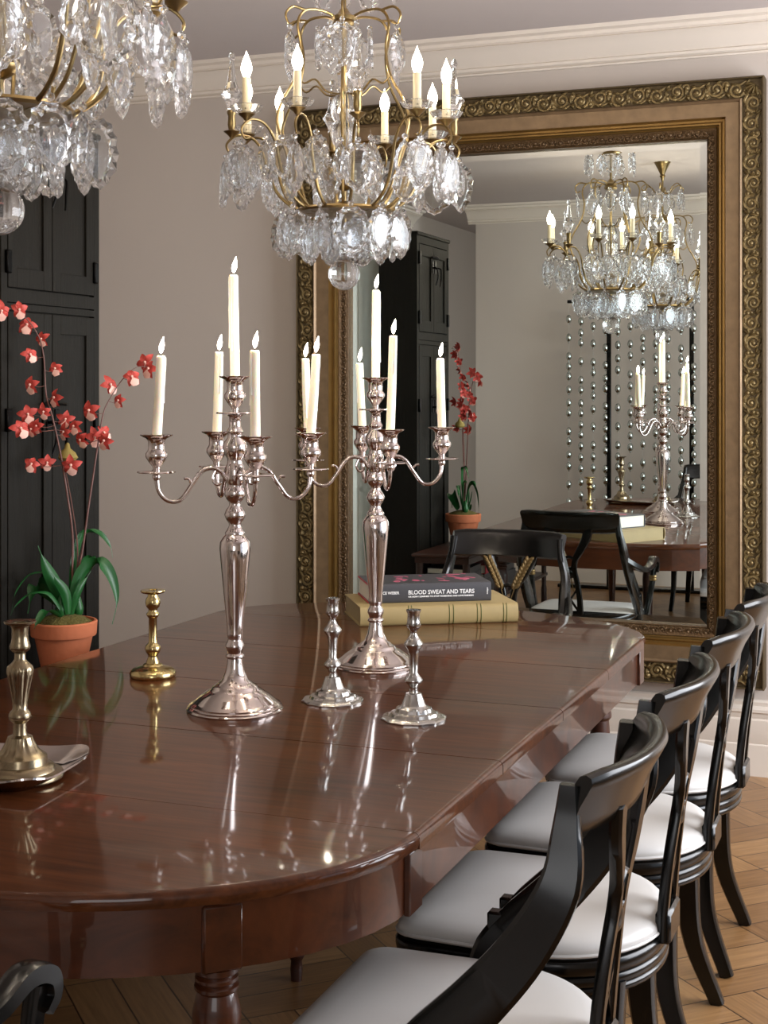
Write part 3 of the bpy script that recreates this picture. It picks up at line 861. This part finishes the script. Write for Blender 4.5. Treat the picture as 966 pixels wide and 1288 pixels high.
def petaled(k, a, r, z): return r
def candelabra(loc, rot, candles, label):
    root = empty('candelabra', loc, label=label, cat='candelabra', group='silver five-candle candelabra on the table')
    MB().add(lathe(STEM, 44)).build('stem', M['silver'], root, angle=55)
    cups = [(0, 0, .677)]
    for k in range(4):
        a = rot+k*PI/2
        ca, sa = math.cos(a), math.sin(a)
        P = [(.018,.527),(.034,.548),(.058,.556),(.082,.545),(.103,.515),(.128,.484),(.156,.484),(.176,.506),(.181,.535)]
        m = MB().add(tube([(r*ca, r*sa, z) for r, z in P], [.0065,.006,.0055,.005,.005,.0048,.0048,.005,.006], 10, n=5))
        m.add(tube([(r*ca, r*sa, z) for r, z in ((.044,.552),(.052,.533),(.045,.518),(.034,.520),(.034,.530))], [.004,.0035,.003,.0035,.004], 8, n=4))
        m.add(tube([(r*ca, r*sa, z) for r, z in ((.100,.520),(.108,.532),(.118,.533))], [.004,.003,.0035], 8, n=4))
        m.add(lathe([(.006,.53),(.0095,.536),(.0095,.541),(.006,.547)], 14), T(.181*ca, .181*sa, 0))
        m.build('arm', M['silver'], root)
        cups.append((.181*ca, .181*sa, .545))
    for c in cups:
        o = MB().add(lathe(CUP, 32)).build('candle_cup', M['silver'], root, angle=50)
        o.location = c
    for (idx, hgt, lean), c in zip(candles, cups):
        x, y, z = loc[0]+c[0], loc[1]+c[1], loc[2]+c[2]+.0805
        cd = empty('taper_candle', (x, y, z), label=idx, cat='candle', group='lit ivory candles')
        dx = RV*lean
        def wob(k, a, r, zz): return r*(1+.02*math.sin(3*a+zz*40))
        v, f = lathe([(.0108,0),(.0112,.01),(.0110,hgt*.5),(.0104,hgt-.008),(.0100,hgt-.002),(.0085,hgt),(.003,hgt-.003)], 20, wob)
        v = [(p[0]+dx.x*p[2]/hgt+dx.x*.12*math.sin(PI*p[2]/hgt), p[1]+dx.y*p[2]/hgt, p[2]) for p in v]
        mb = MB().add((v, f))
        rr = random.Random(int(hgt*1e4)+int(x*1e3))
        for q in range(rr.randint(1, 3)):
            an = -PI/2+TH+rr.uniform(0, 2.2)*(1 if lean >= 0 else -1); L_ = hgt*rr.uniform(.3, .85)
            mb.add(tube([(dx.x*t/hgt+.0112*math.cos(an), dx.y*t/hgt+.0112*math.sin(an), t) for t in [hgt-.004-L_*j/6 for j in range(7)]], [.001,.0018,.0013,.002,.0014,.0018,.0028], 6, n=2))
        mb.build('wax', M['wax'], cd, angle=60)
        MB().add(tube([(dx.x, dx.y, hgt-.003), (dx.x, dx.y, hgt+.003), (dx.x*1.02+.0015*CT, dx.y*1.02, hgt+.009)], .0008, 5)).build('wick', M['wick'], cd)
        sway = RV*.004
        v, f = lathe([(.0004,0),(.0034,.004),(.0056,.011),(.0058,.017),(.0043,.025),(.0022,.032),(.0003,.038)], 12)
        v = [(p[0]+dx.x+sway.x*(p[2]/.03)**1.5, p[1]+dx.y+sway.y*(p[2]/.03)**1.5, p[2]+hgt+.004) for p in v]
        MB().add((v, f)).build('flame', M['flame'], cd)
        l = bpy.data.lights.new('flame_light', 'POINT'); l.energy = 1.0; l.color = (1, .84, .62); l.shadow_soft_size = 0
        lo = bpy.data.objects.new('flame_light', l); col.objects.link(lo); lo.parent = cd; lo.location = (dx.x+.004, dx.y, hgt+.055)
    return root
# cup order: centre, right(k0), back(k1), left(k2), front(k3)
candelabra((-1.50, 2.94, ZT), TH+R(20), [
    ('tall lit candle in the raised centre cup of the nearer, left candelabra', .240, -.003),
    ('lit candle on the right-hand arm of the nearer, left candelabra, leaning right', .192, .013),
    ('lit candle on the back arm of the nearer, left candelabra', .200, .006),
    ('lit candle on the left-hand arm of the left candelabra, leftmost of all candles', .186, .010),
    ('lit candle with drips on the front arm of the nearer, left candelabra', .195, -.001)],
    'tall silver five-candle candelabra nearer the camera, beside the brass candlestick')
candelabra((-1.385, 3.53, ZT), TH+R(12), [
    ('tall lit candle in the raised centre cup of the farther, right candelabra', .240, .001),
    ('lit candle on the right-hand arm of the farther candelabra, rightmost of all candles', .192, -.004),
    ('lit candle on the back arm of the farther candelabra, in front of the mirror', .182, -.008),
    ('lit candle on the left-hand arm of the farther candelabra, before the gilt frame', .190, -.007),
    ('long lit candle on the front arm of the farther candelabra, right of its centre', .245, .008)],
    'tall silver five-candle candelabra farther from the camera, in front of the books')

# ------------------------------------------------------------------ candlesticks
PEW = [(.074,0),(.0745,.004),(.070,.008),(.056,.010),(.053,.016),(.043,.018),(.040,.026),(.030,.030),(.027,.034),(.021,.050),(.018,.058),(.0105,.060),(.009,.068),(.012,.076),(.020,.084),(.020,.089),(.013,.098),(.0095,.104),(.0105,.13),(.0125,.148),(.0145,.156),(.021,.165),(.021,.170),(.013,.180),(.0075,.190),(.0075,.197),(.013,.203),(.0165,.209),(.0145,.218),(.0135,.235),(.0165,.241),(.0165,.244),(.0125,.244),(.012,.225)]
def scal(k, a, r, z):
    if z < .028: return r*(1-.045*abs(math.sin(a*6)))
    if z < .06: return r*(1-.03*abs(math.sin(a*4)))
    return r
FLU = [(.081,0),(.082,.004),(.079,.010),(.066,.013),(.062,.022),(.052,.026),(.050,.040),(.044,.044),(.036,.050),(.027,.066),(.023,.076),(.014,.080),(.0125,.086),(.0125,.102),(.019,.108),(.0215,.115),(.019,.122),(.0135,.128),(.0140,.140),(.018,.165),(.0235,.190),(.0260,.200),(.024,.208),(.015,.216),(.0105,.222),(.0105,.234),(.018,.240),(.0200,.246),(.017,.254),(.0155,.262),(.0155,.280),(.018,.286),(.029,.290),(.030,.293),(.028,.294),(.013,.290),(.012,.27)]
def flute(k, a, r, z):
    if .13 < z < .205 or .045 < z < .075: return r*(1-.07*abs(math.sin(a*8)))
    return r
BRA = [(.056,0),(.0585,.003),(.059,.010),(.057,.016),(.050,.022),(.036,.026),(.026,.029),(.024,.033),(.0175,.036),(.0155,.042),(.012,.050),(.0125,.056),(.018,.064),(.0205,.072),(.0185,.080),(.012,.086),(.0105,.092),(.0105,.150),(.013,.153),(.0165,.158),(.0165,.162),(.0115,.167),(.0115,.173),(.017,.180),(.0195,.190),(.018,.199),(.013,.206),(.013,.211),(.029,.215),(.0315,.219),(.0305,.222),(.012,.222),(.011,.20)]
def stick(prof, mod, mat, loc, label, seg=48, g=None, rz=0):
    o = MB().add(lathe(prof, seg, mod)).build('candlestick', mat, angle=45)
    o.location = loc; o.rotation_euler = (0, 0, rz)
    tag(o, label, 'candlestick', g)
    return o
g1 = 'pair of small pewter candlesticks on the table'
stick(PEW, scal, M['pewter'], (-1.325, 3.10, ZT), 'small empty pewter candlestick, left one of the pair, between the two candelabra', 96, g1)
stick(PEW, scal, M['pewter'], (-1.086, 3.0, ZT), 'small empty pewter candlestick, right one of the pair, nearest the table edge', 96, g1)
stick(BRA, None, M['brass'], (-1.867, 3.20, ZT), 'small empty polished brass candlestick on the table, between orchid and left candelabra', 48)

# tray
tr = MB()
TW, TD = .44, .27
nn = 56
def tray_pt(s, sc_, z):
    out = []
    for i in range(nn):
        a = 2*PI*i/nn
        c, q = math.cos(a), math.sin(a)
        x = math.copysign(abs(c)**.45, c)*TW/2*sc_[0]; y = math.copysign(abs(q)**.45, q)*TD/2*sc_[1]
        cor = (abs(c)*abs(q)*2)**3
        out.append((x*(1+.04*cor), y*(1+.06*cor), z+ (.010*cor if s else 0)))
    return out
rings = [tray_pt(0,(.80,.74),.001), tray_pt(0,(.84,.79),.004), tray_pt(1,(.93,.9),.013), tray_pt(1,(1,1),.022), tray_pt(1,(1.012,1.015),.0235), tray_pt(1,(1.014,1.018),.020), tray_pt(1,(.935,.905),.009), tray_pt(0,(.85,.80),.0)]
v = [p for r_ in [tray_pt(0,(.6,.5),.0045), tray_pt(0,(.82,.77),.0045)]+rings[2:] for p in r_]
K = 8; f = []
for k in range(K-1):
    for i in range(nn):
        j = (i+1) % nn
        f.append((k*nn+i, k*nn+j, (k+1)*nn+j, (k+1)*nn+i))
f.append(tuple(range(nn-1, -1, -1))); f.append(tuple((K-1)*nn+i for i in range(nn)))
tr.add((v, f))
tro = tr.build('serving_tray', M['silver'], angle=50)
tro.location = (-1.745, 2.275, ZT); tro.rotation_euler = (0, 0, R(8))
tag(tro, 'silver tray with upturned corners at the left edge, under tarnished candlesticks', 'tray')
g2 = 'tarnished candlesticks on the silver tray'
stick(FLU, flute, M['pewter_warm'], (-1.612, 2.272, ZT+.0052), 'tarnished fluted candlestick standing on the right end of the silver tray', 96, g2)
stick(FLU, flute, M['pewter_warm'], (-1.865, 2.30, ZT+.0052), 'tarnished fluted candlestick on the tray\'s hidden end, seen only in the mirror', 96, g2)

# ------------------------------------------------------------------ books on the table
def rounded_book(name, L_, D, h, loc, rz, cover, spine_round, label, edge_m=None):
    b = empty(name, loc, rz, label=label, cat='book', group='large art books stacked on the table')
    mb = MB()
    x0, x1 = -L_/2, L_/2
    # spine on -y side
    n = 10
    prof = [(D/2, 0), (D/2, .004), (-D/2+.012, .004)]
    outer = [(D/2, 0), (-D/2+.012, 0)]
    for i in range(n+1):
        a = -PI/2 - PI*i/n
        outer.append((-D/2+.012+spine_round*math.cos(a), h/2+h/2*math.sin(a)))
    outer.append((D/2, h))
    innr = [(D/2, .004), (-D/2+.012, .004)]
    for i in range(n+1):
        a = -PI/2 - PI*i/n
        innr.append((-D/2+.012+(spine_round-.004)*math.cos(a), h/2+(h/2-.004)*math.sin(a)))
    innr.append((D/2, h-.004))
    v = []; m = len(outer)
    for X in (x0, x1):
        v += [(X, y, z) for y, z in outer]+[(X, y, z) for y, z in innr]
    f = []
    for i in range(m-1):
        f += [(i, i+1, 2*m+i+1, 2*m+i), (m+i, 3*m+i, 3*m+i+1, m+i+1)]
        f += [(i, m+i, m+i+1, i+1), (2*m+i, 2*m+i+1, 3*m+i+1, 3*m+i)]
    f += [(0, 2*m, 3*m, m), (m-1, 2*m-1, 4*m-1, 3*m-1)]
    mb.add((v, f))
    c = mb.build('cover', cover, b, angle=35)
    MB().add(box(x0+.004, x1-.004, -D/2+.0128, D/2-.006, .0041, h-.0041)).build('page_block', M['pages'] if edge_m is None else edge_m, b)
    return b, c
def tl(rz, cx, cy):
    return None
b1, c1 = rounded_book('art_book', .505, .30, .060, (-1.52, 4.351, ZT), R(32), M['book_tan'], .012, 'big ochre cloth book with dark green spine lines, under the charcoal book', M['book_tan'])
ln = MB()
for X in (-.205,-.190,-.10,-.09,.03,.043,.12,.132,.205,.215, -.145):
    if X == -.145: continue
    pts = []
    for i in range(9):
        a = -PI/2 - PI*i/8
        pts.append((X, -.138+.0124*math.cos(a), .03+.0304*math.sin(a)))
    ln.add(tube(pts, .0011, 5, n=2))
ln.build('spine_lines', M['book_green'], c1)
b2, c2 = rounded_book('art_book', .395, .225, .060, (-1.545, 4.365, ZT+.0605), R(31), M['book_grey'], .006, 'charcoal book with white lettering on the spine, on top of the ochre book')
b2_red = MB().add(box(-.1985, -.1965, -.10, .1125, .0, .0045)).add(box(-.1985, -.1965, -.10, .1125, .0555, .06)).build('cover_edge', M['book_red'], c2)
pr = MB()
rr = random.Random(3)
for i in range(26):
    x = rr.uniform(.0, .18) if i % 3 else rr.uniform(-.1, 0); y = rr.uniform(-.06, .10)
    a = rr.uniform(.006, .022); b = rr.uniform(.004, .012)
    pr.add(lathe([(1, 0), (.98, .0005)], 9), T(x, y, .0598+rr.random()*.0003, rz=rr.random()*3, s=(a, b, 1)))
pr.build('cover_print', M['book_pink'], c2)
def text_mesh(body, size, parent, loc, rot, name, mat, sx=1.0):
    cu = bpy.data.curves.new(name, 'FONT'); cu.body = body; cu.size = size; cu.extrude = .0002; cu.offset = .0003
    o = bpy.data.objects.new(name, cu); col.objects.link(o)
    bpy.context.view_layer.update()
    me = bpy.data.meshes.new_from_object(o.evaluated_get(bpy.context.evaluated_depsgraph_get()))
    bpy.data.objects.remove(o)
    me.materials.clear(); me.materials.append(mat)
    o2 = bpy.data.objects.new(name, me); col.objects.link(o2); o2.parent = parent
    o2.location = loc; o2.rotation_euler = rot; o2.scale = (sx, 1, 1)
    return o2
ys = -.1125+.012-.0062
text_mesh('BLOOD SWEAT AND TEARS', .0185, c2, (-.072, ys, .026), (R(90), 0, 0), 'title_lettering', M['white_ink'], .92)
text_mesh('OR HOW I LEARNED TO STOP WORRYING AND LOVE FASHION', .0062, c2, (-.072, ys, .0165), (R(90), 0, 0), 'subtitle_lettering', M['white_ink'], 1.17)
text_mesh('BRUCE WEBER', .0125, c2, (-.175, ys, .0275), (R(90), 0, 0), 'author_lettering', M['white_ink'], .9)
text_mesh('teNeues', .006, c2, (.183, ys, .042), (R(90), R(90), 0), 'imprint_lettering', M['white_ink'])

# ------------------------------------------------------------------ chandeliers
def drop_mesh(kind, L_):
    """cut-glass pendant hanging from z=0 down to -L_, scalloped rim, thick faceted middle"""
    n = 26
    out = []
    for i in range(n):
        a = 2*PI*i/n
        c, s = math.cos(a), math.sin(a)
        if kind == 0:   # leaf with point down
            w_ = .36*L_*abs(s)**.9*math.copysign(1, s)*(1+.25*c); y = c*.5*L_
            if c < -.6: w_ *= 1-.5*(-c-.6)/.4
        elif kind == 1: # slender kite
            w_ = .24*L_*math.copysign(abs(s)**1.3, s)*(1-.2*c); y = c*.5*L_
        else:           # broad shield
            w_ = .42*L_*math.copysign(abs(s)**.7, s); y = c*.5*L_ if c > 0 else c*.5*L_
            if c < -.5: w_ *= 1-.55*(-c-.5)/.5
        k = 1 if i % 2 else .88
        out.append((w_*k, y*(1 if i % 2 else .95)))
    th = .062*L_ if kind != 1 else .10*L_
    v = [(x, 0, y-.5*L_) for x, y in out]
    q1, q2, t2 = (.84, .62, .45) if kind != 1 else (.66, .28, 1.0)
    v += [(x*q1, -th, y*(q1+.04)-.5*L_) for x, y in out]+[(x*q1, th, y*(q1+.04)-.5*L_) for x, y in out]
    sm = [(out[i-1][0]*.25+out[i][0]*.5+out[(i+1) % n][0]*.25, out[i-1][1]*.25+out[i][1]*.5+out[(i+1) % n][1]*.25) for i in range(n)]
    v += [(x*q2, -th*t2, y*(q2+.12)-.5*L_) for x, y in sm]+[(x*q2, th*t2, y*(q2+.12)-.5*L_) for x, y in sm]
    f = []
    for i in range(n):
        j = (i+1) % n
        f += [(i, j, n+j, n+i), (j, i, 2*n+i, 2*n+j), (n+i, n+j, 3*n+j, 3*n+i), (2*n+j, 2*n+i, 4*n+i, 4*n+j)]
    f.append(tuple(3*n+i for i in range(n))); f.append(tuple(4*n+i for i in range(n-1, -1, -1)))
    return MB().add((v, f))
def bobeche():
    mb = MB(); seg = 24
    prof_t = [(.010, .004), (.024, .004), (.036, .010), (.046, .022)]
    prof_b = [(.048, .020), (.038, .006), (.024, 0), (.010, 0)]
    def md(k, a, r, z): return r*(1-.12*abs(math.sin(a*4))) if r > .03 else r
    return mb.add(lathe(prof_t+prof_b, 32, md))
SPIRE = [(.010,0),(.012,.004),(.009,.010),(.018,.032),(.026,.044),(.017,.058),(.011,.075),(.008,.105),(.0055,.125),(.004,.132),(.008,.140),(.006,.150),(.001,.158)]
def chandelier(loc, label):
    root = empty('crystal_chandelier', loc, label=label, cat='chandelier', group='crystal chandeliers over the table')
    # all heights below are relative to the ring plane (z=0 at world 2.01)
    B = M['gilt']
    MB().add(tube([(0,0,-.06),(0,0,.2),(0,0,.5),(0,0,.80)], .0065, 10, smooth=False)).build('rod', B, root)
    cn = MB().add(lathe([(.008,.80),(.012,.82),(.020,.83),(.014,.84),(.030,.875),(.046,.905),(.052,.915),(.052,.9195),(.001,.9195)], 24)); cn.build('ceiling_canopy', B, root)
    MB().add(lathe([(.001,-.02),(.05,-.018),(.09,-.008),(.135,-.004),(.140,.002),(.135,.008),(.09,.006),(.04,.014),(.012,.03)], 32)).build('base_ring', B, root)
    MB().add(lathe([(.006,.06),(.022,.068),(.034,.08),(.036,.088),(.012,.088)], 20)).build('column_cup', B, root)
    def lobed(k, a, r, z): return r*(1-.08*abs(math.sin(a*5)))
    MB().add(lathe([(.012,.09),(.022,.10),(.018,.115),(.03,.14),(.03,.165),(.02,.18),(.034,.20),(.040,.225),(.040,.25),(.028,.262),(.036,.275),(.040,.30),(.034,.325),(.018,.345),(.022,.355),(.010,.365)], 30, lobed)).build('glass_column', M['crystal'], root, angle=25)
    MB().add(lathe([(.012,.53),(.03,.535),(.036,.545),(.03,.555),(.038,.565),(.02,.575),(.01,.59)], 20)).build('hub', B, root)
    # cage bars
    for k in range(6):
        a = R(30+60*k); ca, sa = math.cos(a), math.sin(a)
        P = [(.02,.560),(.07,.575),(.125,.570),(.150,.530),(.140,.460),(.155,.380),(.200,.300),(.215,.240),(.185,.150),(.155,.06),(.11,.002)]
        m = MB().add(tube([(r*ca, r*sa, z) for r, z in P], .0042, 7, n=5))
        m.add(tube([(r*ca, r*sa, z) for r, z in ((.125,.570),(.165,.575),(.188,.552),(.178,.525),(.160,.532))], [.0042,.004,.0036,.003,.004], 7, n=5))
        m.add(tube([(r*ca, r*sa, z) for r, z in ((.155,.380),(.13,.36),(.095,.375),(.06,.345),(.01,.34))], .003, 6, n=4))
        m.build('cage_bar', B, root)
    # crown tier
    for k in range(6):
        a = R(60*k); ca, sa = math.cos(a), math.sin(a)
        MB().add(tube([(r*ca, r*sa, z) for r, z in ((.006,.72),(.05,.725),(.075,.755),(.11,.775),(.140,.755),(.138,.735))], .0034, 6, n=4)).build('crown_hook', B, root)
    drops = []   # (r, angle deg, z, kind, length)
    for k in range(6): drops += [(.138, 60*k, .735, 0, .105), (.10, 60*k+30, .73, 1, .09)]
    for k in range(6): drops += [(.176, 30+60*k, .528, 1 if k % 2 else 0, .12)]
    for k in range(6): drops += [(.075, 60*k, .545, 0, .11)]
    proto = {}
    def candle_arm(k):
        a = R(8+30*k); ca, sa = math.cos(a), math.sin(a)
        spire = k % 3 == 0
        R1 = .325 if spire else (.335 if k % 3 == 1 else .315)
        zt = .225 if spire else .245
        P = [(.03,.004),(.09,-.004),(.15,.010),(.20,.055),(.225,.12),(.24,.18),(.275,.225),(.32,.232),(.350,.205),(.342,.178),(.325,.18)]
        key = (spire, R1)
        arm = MB().add(tube([(r*R1/.335*ca, r*R1/.335*sa, z*zt/.245) for r, z in P], [.0055,.0055,.005,.005,.0045,.004,.004,.0035,.003,.003], 8, n=5)).build('candle_arm', B, root)
        cup = MB().add(lathe([(.006,zt-.018),(.010,zt-.012),(.020,zt-.004),(.024,zt),(.012,zt+.004)], 16), T(R1*ca, R1*sa, 0)).build('drip_cup', B, arm)
        if spire:
            MB().add(lathe([(.006,zt),(.009,zt+.006),(.012,zt+.02),(.010,zt+.045),(.014,zt+.052),(.013,zt+.06)], 14), T(R1*ca, R1*sa, 0)).build('spire_socket', B, arm)
            v, f = lathe(SPIRE, 8)
            o = MB().add((v, f), T(R1*ca, R1*sa, zt+.058, s=(1.25, 1.25, 1.1))).build('glass_spire', M['crystal'], root, flat=True)
        else:
            if 'bob' not in proto: proto['bob'] = bobeche().build('glass_bobeche', M['crystal'], root, angle=20)
            else:
                o = proto['bob'].copy(); col.objects.link(o); 
            o = proto['bob'] if proto.get('n', 0) == 0 else o
            proto['n'] = proto.get('n', 0)+1
            o.location = (R1*ca, R1*sa, zt+.001)
            MB().add(lathe([(.0115,zt+.003),(.0115,zt+.098),(.010,zt+.101)], 14), T(R1*ca, R1*sa, 0)).build('candle_sleeve', M['sleeve'], arm)
            bl = MB().add(lathe([(.008,0),(.0105,.006),(.0150,.020),(.0155,.030),(.0115,.046),(.006,.058),(.002,.068),(.0004,.074)], 14), T(R1*ca, R1*sa, zt+.100)).build('flame_bulb', M['bulb'], root)
            l = bpy.data.lights.new('bulb_light', 'POINT'); l.energy = 2.0; l.color = (1, .86, .68); l.shadow_soft_size = 0
            lo = bpy.data.objects.new('bulb_light', l); col.objects.link(lo); lo.parent = root; lo.location = ((R1+.0)*ca, (R1+.0)*sa, zt+.20)
        # pendants hung from the arm tip
        rt = R1/.335
        drops.append((.352*rt, 8+30*k, .178*zt/.245, (0, 2, 1)[k % 3], .135))
        drops.append((.30*rt, 8+30*k+8, .195*zt/.245, (1, 0, 2)[k % 3], .115))
        drops.append((.345*rt, 8+30*k-8, .20*zt/.245-.02, (1, 1, 0)[k % 3], .10))
        drops.append((.235*rt, 8+30*k+13, .13, (0, 1, 2)[(k+1) % 3], .10))
        drops.append((.18*rt, 8+30*k, .014, (2, 0, 1)[k % 3], .125))
    for k in range(12): candle_arm(k)
    for k in range(8): drops.append((.115, 20+45*k, -.012, (0, 2)[k % 2], .115))
    for k in range(6): drops.append((.055, 60*k, -.022, 1, .105))
    # inner glitter under the cage
    for k in range(4): drops.append((.12, 45+90*k, .20, 0, .11))
    # build pendants
    for i, (r, a, z, kind, L_) in enumerate(drops):
        L_ *= 1.08
        key = 'd%d_%d' % (kind, round(L_*200))
        a2 = R(a)
        if key not in proto:
            o = drop_mesh(kind, L_).build('crystal_drop', M['crystal'], root, flat=True); proto[key] = o
        else:
            o = proto[key].copy(); col.objects.link(o)
        o.location = (r*math.cos(a2), r*math.sin(a2), z-.018)
        o.rotation_euler = (random.uniform(-.07, .07), random.uniform(-.07, .07), a2+PI/2+random.uniform(-.7, .7))
        if 'bead' not in proto:
            b = MB().add(ball(.0085, 8, 6)).add(tube([(0,0,.007),(0,0,.02)], .0008, 4, smooth=False)).build('crystal_bead', M['crystal'], o, flat=True); proto['bead'] = b
        else:
            b = proto['bead'].copy(); col.objects.link(b); b.parent = o
        b.location = (0, 0, .006)
    # ball finial
    def lob(k, a, r, z): return r*(1-.035*abs(math.sin(a*7)))
    MB().add(tube([(0,0,-.02),(0,0,-.10)], .002, 6, smooth=False)).build('finial_wire', B, root)
    bb = MB()
    for zz, rr_ in ((-.05, .012), (-.075, .016), (-.10, .011), (-.118, .013)): bb.add(ball(rr_, 10, 6), T(0, 0, zz))
    bb.add(lathe([(.02,-.140),(.012,-.13),(.016,-.125),(.006,-.12)], 14))
    bb.build('bead_chain', M['crystal'], root, flat=True)
    MB().add(ball(.046, 42, 16, 1, lob), T(0, 0, -.182)).build('glass_ball', M['crystal'], root, angle=20)
    return root
ch1 = chandelier((-1.605, 3.84, 2.01), 'crystal chandelier with lit candle bulbs hanging whole in view in front of the mirror')
ch2 = chandelier((-1.62, 2.22, 2.01), 'crystal chandelier nearest the camera, cut off by the top left corner')
ch1.rotation_euler = (0, 0, TH)
ch2.rotation_euler = (0, 0, TH+R(6))

# ------------------------------------------------------------------ beaded screen near the wall behind the camera (seen in the mirror)
SY = .80
scn = empty('room_divider', (-2.05, SY, 0), label='black framed stand for hanging beads, reflected at the right of the mirror', cat='divider')
for x in (-2.27, -1.66):
    MB().add(box(x-.016+2.05, x+.016+2.05, -.012, .012, 0, 2.13, .003)).build('post', M['black'], scn)
MB().add(box(-.535, .68, -.012, .012, 2.13, 2.155, .003)).build('top_rail', M['black'], scn)
MB().add(box(-.60, .68, -.05, .05, 0, .025, .004)).build('foot_rail', M['black'], scn)
egg = ball(.022, 14, 10, 1.5); sml = ball(.007, 8, 6, 1.3)
rb = random.Random(11)
sx = -2.575; si = 0
ords = ['first', 'second', 'third', 'fourth', 'fifth', 'sixth', 'seventh', 'eighth', 'ninth', 'tenth', 'eleventh', 'twelfth', 'thirteenth']
while sx < -1.40 and si < 13:
    st = MB()
    z = 2.10+rb.uniform(-.04, .02)
    while z > .72:
        z -= rb.choice((.085, .10, .13, .14, .075))
        st.add(egg, T(0, 0, z)); st.add(sml, T(0, 0, z-.034))
    e = empty('bead_strand', (sx, SY, 2.13), label='strand of silvery egg-shaped beads, %s from the left in the mirror' % ords[si], cat='bead strand', group='hanging bead strands reflected in the mirror')
    o = st.build('beads', M['bead'], e); o.location = (0, 0, -2.13)
    o = MB().add(tube([(0, 0, 0), (0, 0, z-2.13)], .0012, 5, smooth=False)).build('cord', M['cord'], e)
    sx += .093; si += 1
